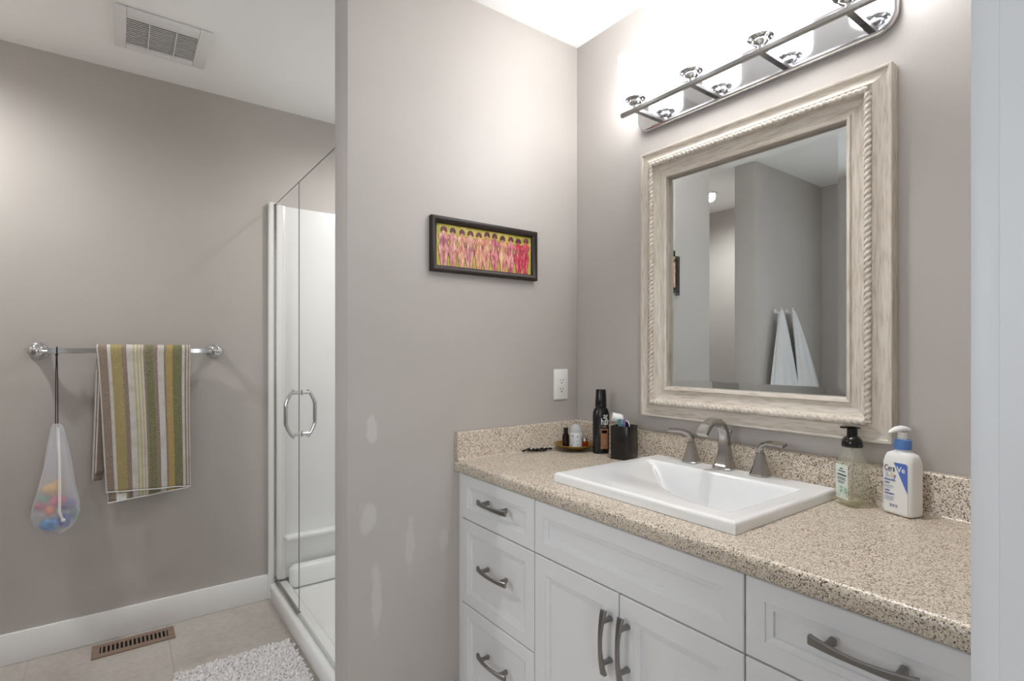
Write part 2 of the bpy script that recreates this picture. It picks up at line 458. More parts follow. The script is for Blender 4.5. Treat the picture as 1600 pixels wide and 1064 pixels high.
GX = .622
t = thing('shower_door', (GX, 2.25, .087), 'frameless clear glass shower door with slim side panel', 'shower door')
def pane(y0, y1, z0, z1): return bx(GX - .0015, GX + .0015, y0, y1, z0, z1)
obj('side_panel', pane(2.400, SY1 - .032, .098, 1.957), m_glass, t)
o = obj('door_panel', pane(SY0 + .012, 2.395, .098, 1.957), m_glass, t)
m_edge = mat('polished_glass_edge', (112, 122, 120), .3)
obj('top_edge', bx(GX - .0015, GX + .0015, SY0 + .012, SY1 - .032, 1.957, 1.9595), m_edge, t)
hb = MB()
for sgn in (-1, 1):
    pts = []
    for k in range(25):
        q = k / 24; z = .858 + .205 * q + .0
        e = sin(pi * q)
        pts.append((GX + sgn * (.028 + .032 * min(1, e * 1.25) ** .8), 2.372, z))
    hb.tube(pts, [(.0085 if .08 < i / 24 < .92 else .0075) * (.75 + .25 * sin(pi * i / 24)) for i in range(25)], 12)
    for z in (.872, 1.05):
        hb.cyl((GX + sgn * .0045, 2.372, z), (GX + sgn * .036, 2.372, z), .0075, seg=14)
        hb.cyl((GX + sgn * .0042, 2.372, z), (GX + sgn * .008, 2.372, z), .012, seg=18)
obj('pull_handle', hb, m_chrome, o, label='chrome curved pull handle')
b = MB(); b.box(GX - .0015, GX + .0015, 2.3955, 2.3995, .096, 1.957); obj('edge_seal', b, mat('grey_seal', (104, 106, 108), .4), t)
b = MB(); b.box(GX - .009, GX + .009, 2.400, SY1 - .032, .0865, .0975, bev=.002); obj('bottom_channel', b, m_bchrome, t)
b = MB(); b.box(GX - .006, GX + .006, SY0 + .012, 2.395, .0865, .0975, bev=.002); obj('bottom_sweep', b, mat('clear_sweep', (190, 194, 194), .3), t)
b = MB(); b.box(GX - .010, GX + .010, SY1 - .0315, SY1 - .0302, .1, 1.957); obj('wall_channel', b, m_bchrome, t)

# ------------------------------------------------------------------ floor register and bath mat
t = thing('floor_register', (.048, 2.747, 0), 'taupe slotted heating register set in the tile by the baseboard', 'floor register')
x0, x1, y0, y1 = -.094, .19, 2.688, 2.806
b = MB()
for a in ((x0, x1, y0, 2.720), (x0, x1, 2.778, y1), (x0, -.068, 2.720, 2.778), (.166, x1, 2.720, 2.778)):
    b.box(a[0], a[1], a[2], a[3], .0005, .005, bev=.001)
obj('frame', b, m_reg, t)
b = MB()
for i in range(16):
    x = -.068 + (i + .5) * .234 / 16
    b.box(x - .0032, x + .0032, 2.720, 2.778, .001, .005)
obj('grille', b, m_reg, t)
obj('duct', bx(-.068, .166, 2.720, 2.778, .0003, .0008), m_void, t)

m_mat = mat('chenille_pile', (232, 230, 230), .95)
L(m_mat, ramp(m_mat, noise(m_mat, coords(m_mat), 60, 2), [(.3, (218, 215, 216)), (.7, (240, 238, 238))]), bsdf(m_mat).inputs['Base Color'])
t = thing('bath_mat', (.37, 2.0, 0), 'pale grey shaggy chenille bath mat on the floor by the shower', 'bath mat')
MX0, MX1, MY0, MY1 = .165, .575, 1.62, 2.37
obj('backing', bx(MX0, MX1, MY0, MY1, .001, .008, bev=.002), m_mat, t)
b = MB(); random.seed(3)
y = MY0 + .006
rows = 0
while y < MY1:
    x = MX0 + (.006 if rows % 2 else 0)
    while x < MX1:
        px, py = x + random.uniform(-.003, .003), y + random.uniform(-.003, .003)
        a = random.uniform(0, 2 * pi); h = random.uniform(.013, .019); ln = random.uniform(.005, .012)
        p = [(px, py, .006), (px + ln * .3 * cos(a), py + ln * .3 * sin(a), h * .7), (px + ln * cos(a), py + ln * sin(a), h)]
        b.tube(p, [.0046, .0054, .0042], 6)
        x += .0110
    y += .0105; rows += 1
o = obj('pile', b, m_mat, t, fix=False, angle=80); o['kind'] = 'stuff'

# ------------------------------------------------------------------ towel rail, towel, bag
BZ, BY = 1.229, TW - .072
t = thing('towel_rail', (.05, TW, BZ), 'polished chrome towel bar with round posts on the grey wall', 'towel rail')
b = MB(); b.tube([(-.255, BY, BZ), (.345, BY, BZ)], [(.006, .0105, .3)] * 2, up=(0, 0, 1)); obj('bar', b, m_chrome, t)
for x, d in ((-.265, 1), (.355, -1)):
    b = MB()
    Mx = Matrix.Rotation(radians(90), 4, 'X')
    b.lathe([(.0, 0), (.031, 0), (.032, .006), (.026, .012), (.020, .020), (.016, .035), (.016, .05), (.022, .062), (.0235, .072), (.022, .082), (.013, .09), (.0, .092)],
            (x, TW - .0005, BZ), 28, Mx)
    b.cyl((x + d * .018, BY, BZ), (x + d * .034, BY, BZ), .015, .0125, 20)
    obj('post', b, m_chrome, t)

def stripes():
    m = mat('striped_terry', (200, 190, 170), .95)
    WH, MA, OL, YE, GR, GO = (214, 211, 211), (138, 118, 110), (166, 150, 92), (198, 186, 130), (106, 110, 68), (178, 150, 84)
    seq = [(0, WH), (.012, MA), (.098, WH), (.135, OL), (.25, MA), (.298, WH), (.367, YE), (.386, WH), (.405, YE), (.425, WH), (.443, YE), (.46, WH),
           (.477, MA), (.505, GR), (.585, MA), (.63, WH), (.70, MA), (.725, GO), (.80, GR), (.905, WH), (.937, MA), (.955, WH), (.972, MA), (.988, WH)]
    tc = N(m, 'ShaderNodeTexCoord'); sp = N(m, 'ShaderNodeSeparateXYZ'); L(m, tc.outputs['UV'], sp.inputs[0])
    c = ramp(m, sp.outputs['X'], seq, 'CONSTANT')
    v = coords(m)
    n = noise(m, v, 420, 2)
    c = mixc(m, ramp(m, n, [(.42, (0, 0, 0, 1)), (.66, (.42, .42, .42, 1))]), c, (206, 198, 176))
    n2 = noise(m, v, 25, 3)
    c = mixc(m, ramp(m, n2, [(.45, (0, 0, 0, 1)), (.75, (.3, .3, .3, 1))]), c, (150, 140, 112))
    L(m, c, bsdf(m).inputs['Base Color']); bump(m, n, .7, .004); return m
m_towel = stripes()
m_terryw = mat('white_terry', (228, 229, 230), .95); bump(m_terryw, noise(m_terryw, coords(m_terryw), 380, 2), .6, .003)
t = thing('hand_towel', (.09, BY, .6), 'striped green, yellow and brown towel folded over the chrome bar', 'towel')
def drape(xl_top, xl_bot, xr, z_f, z_b, yf, yb, wave, ph, xl_back, z_tilt=0.0, lift=0):
    LT = [(0, BZ - z_f), (1, 0)]
    def f(u, v):
        # v 0..1 : front hem -> over the bar -> back hem
        ux = u + .012 * sin(5 * u + ph) * 0
        lf = BZ + lift - (z_f + z_tilt * (1 - u)); lb = BZ + lift - z_b; arc = pi * .022
        tot = lf + arc + lb; s_ = v * tot
        if s_ < lf:
            k = 1 - s_ / lf; z = BZ + lift - lf + s_; xl = xl_top + (xl_bot - xl_top) * k
            y = yf + wave * k * sin(9 * u + ph) * .6 + wave * k * .5 * sin(17 * u + 2 * ph)
            x = xl + (xr - xl) * u + .002 * sin(7 * z + u * 4)
        elif s_ < lf + arc:
            a = (s_ - lf) / arc * pi; mid = (yf + yb) / 2; r = (yb - yf) / 2
            y = mid - r * cos(a); z = BZ + lift + r * 1.28 * sin(a); x = xl_top + (xr - xl_top) * u
        else:
            k = (s_ - lf - arc) / lb; z = BZ + lift - (s_ - lf - arc); xl = xl_top + (xl_back - xl_top) * k
            y = yb + .004 * k * sin(8 * u); x = xl + (xr - xl) * u
        return Vector((x, y, z))
    return f
b = MB(); b.grid(drape(-.079, -.046, .251, .628, .690, BY - .017, BY + .020, .006, .4, -.095, .016), 60, 110, True)
obj('outer_layer', b, m_towel, t, solid=.006)
b = MB(); b.grid(drape(-.070, -.041, .246, .622, .72, BY - .0105, BY + .0135, .003, 1.4, -.085, -.024, .001), 50, 80, True)
obj('inner_layer', b, m_towel, t, solid=.005)
def hem(pts): 
    h = MB(); h.tube(pts, .0032, 8); return h
f = drape(-.079, -.046, .251, .628, .690, BY - .017, BY + .020, .006, .4, -.095, .016)
obj('hem', hem([f(i / 40, 0.0) + Vector((0, -.001, 0)) for i in range(41)]), m_terryw, t)
f = drape(-.070, -.041, .246, .622, .72, BY - .0105, BY + .0135, .003, 1.4, -.085, -.024, .001)
obj('hem', hem([f(i / 40, 0.0) + Vector((0, -.001, 0)) for i in range(41)]), m_terryw, t)
b = MB(); b.box(-.012, .022, BY - .0135, BY - .0125, .602, .632); obj('care_tag', b, m_white, t)

# net bag with cord, hanging at the left end of the bar
BGX = -.203
t = thing('net_bag', (BGX, BY, .51), 'white net bag of bath toys hanging by black cord from the towel bar', 'bag')
b = MB()
for s in (-1, 1):
    b.tube([(BGX + s * .001, BY - .013, BZ - .015), (BGX + s * .003, BY - .012, 1.1), (BGX + s * .0035, BY - .008, .925)], .0017, 8)
b.tube([(BGX, BY - .013 * cos(a) , BZ + .0145 * sin(a)) for a in [2 * pi * k / 16 for k in range(17)]], .002, 8)
b.ball((BGX, BY - .014, BZ - .016), (.005, .004, .005), 10)
obj('cord', b, m_cord, t)
prof = [(0, .008), (.03, .017), (.07, .019), (.2, .029), (.35, .039), (.5, .049), (.65, .060), (.74, .069), (.82, .071), (.90, .062), (.95, .048), (.985, .024), (1, .004)]
def prad(q):
    for (a, ra), (c, rc) in zip(prof, prof[1:]):
        if q <= c: return ra + (rc - ra) * (q - a) / (c - a)
    return prof[-1][1]
b = MB(); rr = []
for i in range(61):
    q = i / 60; z = .940 - .430 * q; r = prad(q); ring = []
    for j in range(48):
        a = 2 * pi * j / 48
        k = 1 + .12 * (1 - q) * sin(7 * a) + .06 * sin(3 * a + 4 * q) + .05 * q * sin(11 * a + 9 * q)
        ring.append(Vector((BGX + .002 * sin(6 * q) + 1.02 * r * k * cos(a), BY - .006 - .014 * q + .55 * r * k * sin(a), z + .006 * q * q * sin(2 * a))))
    rr.append(ring)
b.rings(rr); obj('net', b, m_net, t, angle=70)
b = MB(); b.tube([(BGX + .004, BY - .014, .925), (BGX + .010, BY - .034, .80), (BGX + .012, BY - .052, .68), (BGX + .012, BY - .062, .60), (BGX + .022, BY - .060, .565)],
               [(.0045, .0015)] * 4 + [(.004, .0015)], up=(0, 1, 0))
b.ball((BGX + .022, BY - .060, .566), (.008, .005, .008), 12)
obj('drawstring', b, m_white, t)
def toy(label, rgb, c, r, extra=None):
    m = mat('toy_plastic', rgb, .4)
    b = MB(); b.ball(c, r, 18)
    if extra: extra(b, Vector(c))
    tg = obj('bath_toy', b, m, loc=(c[0], c[1], c[2] - (r if isinstance(r, float) else r[2])), angle=60)
    tag(tg, label, 'toy', 'bath toys in the net bag'); return tg
cy = BY - .017
toy('yellow rounded bath toy highest in the net bag', (240, 190, 80), (BGX - .014, cy, .684), (.033, .020, .022), lambda b, c: b.ball(c + Vector((.018, 0, .020)), .016, 12))
toy('green bath toy under the yellow one in the net bag', (90, 170, 120), (BGX - .040, cy + .001, .650), (.020, .014, .012))
toy('pink bath toy in the middle of the net bag', (232, 80, 120), (BGX + .004, cy - .003, .636), (.028, .018, .022))
toy('deep red bath toy at the left bulge of the net bag', (190, 30, 70), (BGX - .046, cy, .621), (.022, .017, .015))
toy('orange bath toy near the centre of the net bag', (244, 130, 60), (BGX - .020, cy - .004, .600), (.019, .016, .020))
toy('dark violet bath toy on the right side of the net bag', (80, 50, 130), (BGX + .034, cy, .616), (.026, .018, .024))
toy('teal bath toy at the right edge of the net bag', (8, 120, 120), (BGX + .052, cy + .006, .578), (.013, .016, .026))
o = toy('light blue fish shaped bath toy at the bottom of the net bag', (60, 160, 230), (BGX - .020, cy - .004, .548), (.031, .019, .024), lambda b, c: b.ball(c + Vector((.032, 0, .006)), (.010, .004, .016), 10))
b = MB()
for dx in (-.008, .004): b.ball((BGX - .014 + dx, cy - .0225, .553), (.0036, .0020, .0040), 8)
obj('eye', b, m_dark, o)
toy('blue bath toy beside the fish in the net bag', (30, 80, 180), (BGX + .024, cy - .002, .556), (.020, .017, .028))

# ------------------------------------------------------------------ picture
t = thing('framed_picture', (1.03, PW, 1.58), 'small wide painting of standing figures in a dark wood frame', 'picture')
px0, px1, pz0, pz1 = .812, 1.253, 1.4885, 1.6705
def frame_ring(mb, x0, x1, z0, z1, prof, yb):
    """mitred picture frame in the xz plane; prof: (inset, height off wall)"""
    cs = lambda i: [(x0 + i, z0 + i), (x1 - i, z0 + i), (x1 - i, z1 - i), (x0 + i, z1 - i)]
    R = [[Vector((x, yb - h, z)) for x, z in cs(i)] for i, h in prof]
    n = len(R)
    V = [[mb.bm.verts.new(p) for p in r] for r in R]
    for k in range(n):
        a, c = V[k], V[(k + 1) % n]
        for i in range(4):
            j = (i + 1) % 4
            mb.bm.faces.new((a[i], a[j], c[j], c[i]))
b = MB(); frame_ring(b, px0, px1, pz0, pz1, [(0, .001), (0, .019), (.003, .022), (.008, .0225), (.014, .019), (.020, .0145), (.022, .010), (.022, .001)], PW)
obj('frame', b, m_frameb, t, angle=50)
ix0, ix1, iz0, iz1 = px0 + .022, px1 - .022, pz0 + .022, pz1 - .022
m_can = mat('painted_canvas', (206, 190, 84), .5)
cvn = noise(m_can, coords(m_can), 40, 4)
L(m_can, ramp(m_can, cvn, [(.3, (152, 160, 66)), (.5, (192, 178, 80)), (.7, (214, 192, 112))]), bsdf(m_can).inputs['Base Color'])
def brush(name, a, c, d):
    m = mat(name, a, .5); n = noise(m, coords(m, (1, 1, .35)), 95, 4, .6)
    L(m, ramp(m, n, [(.34, c), (.5, a), (.68, d)]), bsdf(m).inputs['Base Color']); return m
pm = [m_can,
      brush('paint_rose', (214, 150, 140), (170, 96, 120), (238, 200, 176)), brush('paint_peach', (222, 160, 128), (190, 108, 110), (240, 208, 170)),
      brush('paint_pink', (216, 126, 134), (160, 70, 96), (236, 186, 176)), brush('paint_red', (206, 64, 84), (150, 34, 62), (236, 140, 140)),
      brush('paint_hair', (96, 44, 50), (60, 24, 34), (140, 70, 70)), brush('paint_line', (120, 58, 76), (92, 40, 60), (150, 80, 90))]
b = MB(); b.mi = 0; b.face([(ix0, PW - .006, iz0), (ix1, PW - .006, iz0), (ix1, PW - .006, iz1), (ix0, PW - .006, iz1)])
random.seed(11); nf = 11
hw = (ix1 - ix0 - .02) / nf
half = [(0.00, .50), (.10, .60), (.30, .82), (.40, .96), (.47, .94), (.56, .70), (.62, .66), (.70, .92), (.76, .98), (.795, .70), (.82, .26), (.88, .22)]
for k in range(nf):
    cx = ix0 + .012 + (k + .5) * hw + random.uniform(-.002, .002); top = iz1 - .003 - .007 * random.random(); hh = top - iz0
    s = hw * random.uniform(.50, .58); lean = random.uniform(-.16, .16)
    sway = lambda q: s * lean * sin(q * 5.0)
    for dlt, mi, yy in ((1.16, 6, .0063 + .0001 * (k % 2)), (1.0, (1, 1, 2, 1, 2, 2, 3, 2, 3, 4, 4)[k], .0066 + .0001 * (k % 2))):
        P = [(cx + sway(q) + s * w * dlt, iz0 + .0005 + hh * q) for q, w in half] + [(cx + sway(q) - s * w * dlt, iz0 + .0005 + hh * q) for q, w in reversed(half)]
        b.mi = mi; b.face([(x, PW - yy, z) for x, z in P])
    b.mi = 5; hx = cx + sway(.9)   # bobbed hair
    b.face([(hx + s * x, PW - .0069, iz0 + hh * z) for x, z in ((-.30, .862), (-.62, .850), (-.66, .90), (-.58, .95), (-.34, .988), (0, 1.0), (.34, .988), (.58, .95), (.66, .90), (.62, .850), (.30, .862), (.12, .89), (-.12, .89))])
    b.mi = 6   # spine, hip and leg strokes
    for (q0, q1, o0, o1) in ((.44, .76, .0, .03), (.02, .38, 0, 0), (.38, .42, -.6, -.02), (.38, .42, .6, .02), (.46, .74, -.62, -.52), (.46, .74, .62, .52), (.62, .70, -.45, -.2), (.62, .70, .45, .2)):
        w = .0007
        b.face([(cx + sway(q0) + s * o0 - w, PW - .00695, iz0 + hh * q0), (cx + sway(q0) + s * o0 + w, PW - .00695, iz0 + hh * q0), (cx + sway(q1) + s * o1 + w, PW - .00695, iz0 + hh * q1), (cx + sway(q1) + s * o1 - w, PW - .00695, iz0 + hh * q1)])
    b.mi = (1, 2, 1, 2, 1, 2, 1, 2, 2, 3, 3)[k]   # pale strokes on shoulder and hip
    for (q0, q1, o0, o1) in ((.50, .74, -.30, -.36), (.28, .44, .40, .46), (.06, .30, -.42, -.36)):
        w = .0011
        b.face([(cx + sway(q0) + s * o0 - w, PW - .00692, iz0 + hh * q0), (cx + sway(q0) + s * o0 + w, PW - .00692, iz0 + hh * q0), (cx + sway(q1) + s * o1 + w, PW - .00692, iz0 + hh * q1), (cx + sway(q1) + s * o1 - w, PW - .00692, iz0 + hh * q1)])
obj('painting', b, pm, t, flat=True, fix=False)

# ------------------------------------------------------------------ outlet
t = thing('wall_outlet', (1.382, PW, 1.098), 'white rectangular power outlet on the wall above the counter corner', 'outlet')
b = MB(); b.box(1.346, 1.418, PW - .006, PW, 1.039, 1.157, bev=.0025); obj('plate', b, m_white, t)
b = MB(); b.box(1.3655, 1.3985, PW - .0085, PW - .0055, 1.0645, 1.1315, bev=.001); o = obj('receptacle', b, m_white, t)
b = MB()
for z in (1.115, 1.081):
    for dx, hh_ in ((-.0065, .004), (.0065, .0033)):
        b.box(1.382 + dx - .001, 1.382 + dx + .001, PW - .0088, PW - .0083, z - hh_, z + hh_)
    b.cyl((1.382, PW - .0083, z - .0105), (1.382, PW - .0088, z - .0105), .0025, seg=12)
obj('slot', b, m_void, o)

# ------------------------------------------------------------------ vanity: three cabinet units
CX = .917
def front(mb, y0, y1, z0, z1, mg=.040, bw=.013, dp=.0105, th=.019):
    x = CX
    rect = lambda i, xx: [Vector((xx, y0 + i, z0 + i)), Vector((xx, y1 - i, z0 + i)), Vector((xx, y1 - i, z1 - i)), Vector((xx, y0 + i, z1 - i))]
    rr = [rect(0, x + th), rect(0, x + .002), rect(.002, x), rect(mg, x), rect(mg + .0012, x + .0028), rect(mg + bw, x + .0050), rect(mg + bw + .0012, x + dp)]
    mb.rings(rr, True, True, True)
    return mb
def pull(c, vert, ln=.147, cc=.096):
    """bowed bar pull with flared ends"""
    mb = MB(); c = Vector(c); ax = Vector((0, 0, 1)) if vert else Vector((0, 1, 0)); sd = Vector((0, 1, 0)) if vert else Vector((0, 0, 1))
    pts, rd = [], []
    for k in range(21):
        q = -1 + 2 * k / 20
        pts.append(c + ax * (q * ln / 2) + Vector((-(.023 + .012 * (1 - q * q)), 0, 0)))
        rd.append((.0032 + .0016 * abs(q) ** 2, .0052 + .0034 * abs(q) ** 1.6, .5))
    mb.tube(pts, rd, up=sd)
    for s in (-1, 1):
        p = c + ax * (s * cc / 2)
        mb.tube([p + Vector((-.0002, 0, 0)), p + Vector((-.012, 0, 0)), p + Vector((-.028, 0, 0))], [(.006, .0075, .5), (.0048, .006, .5), (.0045, .006, .5)], up=sd)
    return mb
Z0, ZT = .115, .822
# left drawer unit
t = thing('drawer_cabinet', (1.2, 1.34, 0), 'white vanity drawer bank with three drawers beside the grey wall', 'cabinet', 'vanity cabinets')
b = MB(); b.box(CX + .020, W - .002, 1.1445, 1.5588, .09, ZT); b.box(CX + .008, CX + .020, 1.531, 1.5588, .09, ZT); b.box(CX + .09, W - .002, 1.1445, 1.5588, .001, .09)
obj('body', b, m_cab, t, flat=True)
for (z0, z1, hz) in ((.6745, .819, .757), (.3955, .6705, .551), (Z0, .3915, .281)):
    d = obj('drawer', front(MB(), 1.1455, 1.5285, z0, z1, mg=.036), m_cab, t, flat=True)
    obj('handle', pull((CX, 1.321, hz), False), m_nickel, d, label='brushed nickel bow handle')
# sink unit (hollow, open at the top for the basin)
t = thing('sink_cabinet', (1.2, .836, 0), 'white vanity unit with two doors and a false front under the sink', 'cabinet', 'vanity cabinets')
b = MB(); b.box(CX + .020, W - .002, .5315, .5475, .09, ZT); b.box(CX + .020, W - .002, 1.1275, 1.1435, .09, ZT); b.box(W - .012, W - .002, .5475, 1.1275, .09, ZT)
b.box(CX + .020, W - .012, .5475, 1.1275, .09, .106); b.box(CX + .020, CX + .032, .5475, 1.1275, .106, ZT); b.box(CX + .09, W - .002, .5315, 1.1435, .001, .09)
obj('body', b, m_cab, t, flat=True)
obj('false_front', front(MB(), .5325, 1.1415, .6745, .819, mg=.038), m_cab, t, flat=True)
d = obj('door', front(MB(), .8365, 1.1415, Z0, .6705, mg=.044), m_cab, t, flat=True); obj('handle', pull((CX, .860, .558), True), m_nickel, d, label='brushed nickel bow handle')
d = obj('door', front(MB(), .5325, .8335, Z0, .6705, mg=.044), m_cab, t, flat=True); obj('handle', pull((CX, .808, .560), True), m_nickel, d, label='brushed nickel bow handle')
# right drawer unit
t = thing('drawer_cabinet', (1.2, .335, 0), 'white vanity drawer bank by the door trim, to the right of the sink', 'cabinet', 'vanity cabinets')
b = MB(); b.box(CX + .020, W - .002, .116, .5305, .09, ZT); b.box(CX + .09, W - .002, .116, .5305, .001, .09)
obj('body', b, m_cab, t, flat=True)
for (z0, z1, hz) in ((.6745, .819, .762), (.3955, .6705, .551), (Z0, .3915, .281)):
    d = obj('drawer', front(MB(), .140, .5290, z0, z1, mg=.036), m_cab, t, flat=True)
    obj('handle', pull((CX, .333, hz), False), m_nickel, d, label='brushed nickel bow handle')

# ------------------------------------------------------------------ countertop with a sink cut-out
CZ, CB, CF = .861, .824, .905
SKX0, SKX1, SKY0, SKY1 = .980, 1.434, .586, 1.133
hx0, hx1, hy0, hy1 = SKX0 + .02, SKX1 - .02, SKY0 + .02, SKY1 - .02
t = thing('countertop', (1.19, .84, CB), 'beige and brown speckled countertop with low backsplash on white cabinets', 'countertop')
b = MB()
r = .013
pr = [(CF + .02, CB), (CF + .004, CB), (CF, CB + .004)] + [(CF + r - r * cos(a), CZ - r + r * sin(a)) for a in [pi / 2 * k / 6 for k in range(7)]] + [(CF + .02, CZ)]
b.prism(pr, lambda a, c, d: Vector((a, d, c)), .1135, PW - .001)
for a in ((CF + .02, hx0, .1135, PW - .001), (hx1, W - .001, .1135, PW - .001), (hx0, hx1, .1135, hy0), (hx0, hx1, hy1, PW - .001)):
    b.box(a[0], a[1], a[2], a[3], CB, CZ)
obj('worktop', b, m_gran, t, angle=50)
th = .020
def splash(mb, f, d0, d1):
    P = [(0.001, CZ), (th + .007, CZ), (th + .003, CZ + .002), (th, CZ + .007), (th, CZ + .088), (th - .003, CZ + .0925), (th - .007, CZ + .094), (.001, CZ + .094)]
    mb.prism(P, f, d0, d1)
b = MB(); splash(b, lambda a, c, d: Vector((W - a, d, c)), .1135, PW - .001); obj('backsplash', b, m_gran, t, angle=40)
b = MB(); splash(b, lambda a, c, d: Vector((d, PW - a, c)), .9095, W - .0225); obj('side_splash', b, m_gran, t, angle=40)

# ------------------------------------------------------------------ sink
ST_ = .887
t_sink = MB()
ox0, ox1, oy0, oy1 = 1.030, 1.345, .628, 1.105
def ycrease(x):
    P = [(1.0, .70), (1.031, .757), (1.075, .818), (1.129, .884), (1.20, .955), (1.27, 1.020), (1.335, 1.079), (1.36, 1.10)]
    for (a, ya), (c, yc) in zip(P, P[1:]):
        if x <= c: return ya + (yc - ya) * max(0, (x - a)) / (c - a)
    return P[-1][1]
def sm(x): x = max(0.0, min(1.0, x)); return x * x * (3 - 2 * x)
def sinkz(x, y):
    e = min(x - SKX0, SKX1 - x, y - SKY0, SKY1 - y); rr_ = .009
    z = ST_
    if e < rr_: z -= rr_ - sqrt(max(0, rr_ * rr_ - (rr_ - e) ** 2))
    if ox0 < x < ox1 and oy0 < y < oy1:
        yc = ycrease(x)
        wf = .024 + .11 * (1 - sm((yc - y) / .15))
        edge = sm((x - ox0) / wf) * sm((ox1 - x) / .020) * sm((y - oy0) / .03)
        if y > yc:
            dpt = .011 * sm((oy1 - y) / max(.02, oy1 - yc))
        else:
            d = .5 * ((yc - y) + sqrt((yc - y) ** 2 + .006 ** 2))
            dpt = .011 + .105 * sm(d / .095) ** .8
        z -= dpt * edge
    return z
nu, nv = 200, 240
def warp(q, a, c, n):   # denser at the rim
    return a + (c - a) * q
xs = [SKX0 + (SKX1 - SKX0) * i / nu for i in range(nu + 1)]; ys = [SKY0 + (SKY1 - SKY0) * j / nv for j in range(nv + 1)]
ex = [.0012, .003]
xs = sorted(xs + [SKX0 + k for k in ex] + [SKX1 - k for k in ex]); ys = sorted(ys + [SKY0 + k for k in ex] + [SKY1 - k for k in ex])
G = [[t_sink.bm.verts.new((x, y, sinkz(x, y))) for y in ys] for x in xs]
for i in range(len(xs) - 1):
    for j in range(len(ys) - 1): t_sink.bm.faces.new((G[i][j], G[i + 1][j], G[i + 1][j + 1], G[i][j + 1]))
ringv = [G[i][0] for i in range(len(xs))] + [G[-1][j] for j in range(1, len(ys))] + [G[i][-1] for i in range(len(xs) - 2, -1, -1)] + [G[0][j] for j in range(len(ys) - 2, 0, -1)]
low = [t_sink.bm.verts.new((v.co.x, v.co.y, CZ + .0006)) for v in ringv]
for k in range(len(ringv)):
    j = (k + 1) % len(ringv); t_sink.bm.faces.new((ringv[k], low[k], low[j], ringv[j]))
t = thing('sink', (1.2, .86, CZ), 'white rectangular drop in ceramic sink set in the speckled countertop', 'sink')
obj('basin', t_sink, m_ceramic, t, angle=38)
b = MB(); dz = sinkz(1.19, .745); b.lathe([(0, 0), (.02, 0), (.022, .002), (.012, .004), (0, .004)], (1.19, .745, dz - .0015), 24); obj('drain', b, m_chrome, t)

# ------------------------------------------------------------------ faucet
FZ = ST_
t = thing('faucet', (1.408, .874, FZ), 'brushed nickel widespread faucet with arched spout and two lever handles', 'faucet')
def pyramid(mb, cx, cy, z0, prof):
    """prof: (height, half size)"""
    rr = []
    for h, s in prof:
        k = s * .35
        rr.append([Vector((cx + a, cy + c, z0 + h)) for a, c in ((s, -s + k), (s, s - k), (s - k, s), (-s + k, s), (-s, s - k), (-s, -s + k), (-s + k, -s), (s - k, -s))])
    mb.rings(rr)
b = MB()
pyramid(b, 1.406, .874, FZ, [(.0, .0275), (.004, .0285), (.006, .0265), (.02, .022), (.04, .0175)])
sp = [(1.406, .874, FZ + .035), (1.406, .874, FZ + .06), (1.405, .874, FZ + .085), (1.400, .874, FZ + .108), (1.388, .874, FZ + .128), (1.368, .874, FZ + .139),
      (1.345, .874, FZ + .141), (1.323, .874, FZ + .134), (1.306, .874, FZ + .122), (1.295, .874, FZ + .108)]
b.tube(sp, [(.0178, .0178, .4), (.0160, .0155, .4), (.0145, .0135, .4), (.0135, .0115, .4), (.0132, .0105, .4), (.0138, .0100, .4), (.0148, .0098, .4), (.0158, .0096, .4), (.0165, .0092, .4), (.0168, .0088, .4)], up=(1, 0, 0))
obj('spout', b, m_bchrome, t, angle=28)
b = MB(); b.cyl((1.432, .874, FZ + .01), (1.432, .874, FZ + .098), .0028, seg=12); b.lathe([(.003, 0), (.0062, .005), (.0066, .010), (.004, .014), (0, .015)], (1.432, .874, FZ + .096), 16)
obj('lift_rod', b, m_bchrome, t)
for cy_, sg in ((.984, 1), (.767, -1)):
    b = MB(); pyramid(b, 1.405, cy_, FZ, [(0, .0235), (.004, .0245), (.006, .0225), (.03, .0155), (.055, .0105), (.063, .0095)])
    hd = obj('handle', b, m_bchrome, t, angle=28)
    b = MB()
    b.tube([(1.405, cy_, FZ + .0635), (1.405, cy_, FZ + .074), (1.403, cy_ + sg * .008, FZ + .085), (1.400, cy_ + sg * .024, FZ + .092), (1.396, cy_ + sg * .046, FZ + .0935), (1.392, cy_ + sg * .073, FZ + .0925)],
           [(.0085, .0085, .5), (.0085, .008, .5), (.0085, .0068, .5), (.0088, .0050, .5), (.0095, .0042, .5), (.0105, .0036, .5)], up=(0, sg, 0) if sg > 0 else (0, -1, 0))
    obj('lever', b, m_bchrome, hd, angle=28)

# ------------------------------------------------------------------ mirror
fy0, fy1, fz0, fz1 = .4705, 1.2085, 1.0095, 1.8975
t = thing('wall_mirror', (W, .84, fz0), 'large mirror in a whitewashed wood frame with carved rope edge', 'mirror')
prof = [(0, .001), (0, .036), (.0015, .0375), (.0065, .0375), (.008, .0355), (.0095, .033), (.016, .0315), (.024, .0330), (.031, .0375), (.0375, .0440), (.0385, .0415), (.0565, .0385), (.0575, .0300),
        (.060, .0285), (.089, .0255), (.090, .0300), (.0915, .0315), (.098, .0295), (.0995, .0275), (.100, .0185), (.100, .001)]
def side(k):
    mb = MB(); c = lambda i: [(fy0 + i, fz0 + i), (fy1 - i, fz0 + i), (fy1 - i, fz1 - i), (fy0 + i, fz1 - i)]
    A, B = [], []
    for i, h in prof:
        q = c(i); A.append(Vector((W - h, *q[k]))); B.append(Vector((W - h, *q[(k + 1) % 4])))
    mb.rings([A, B]); return mb
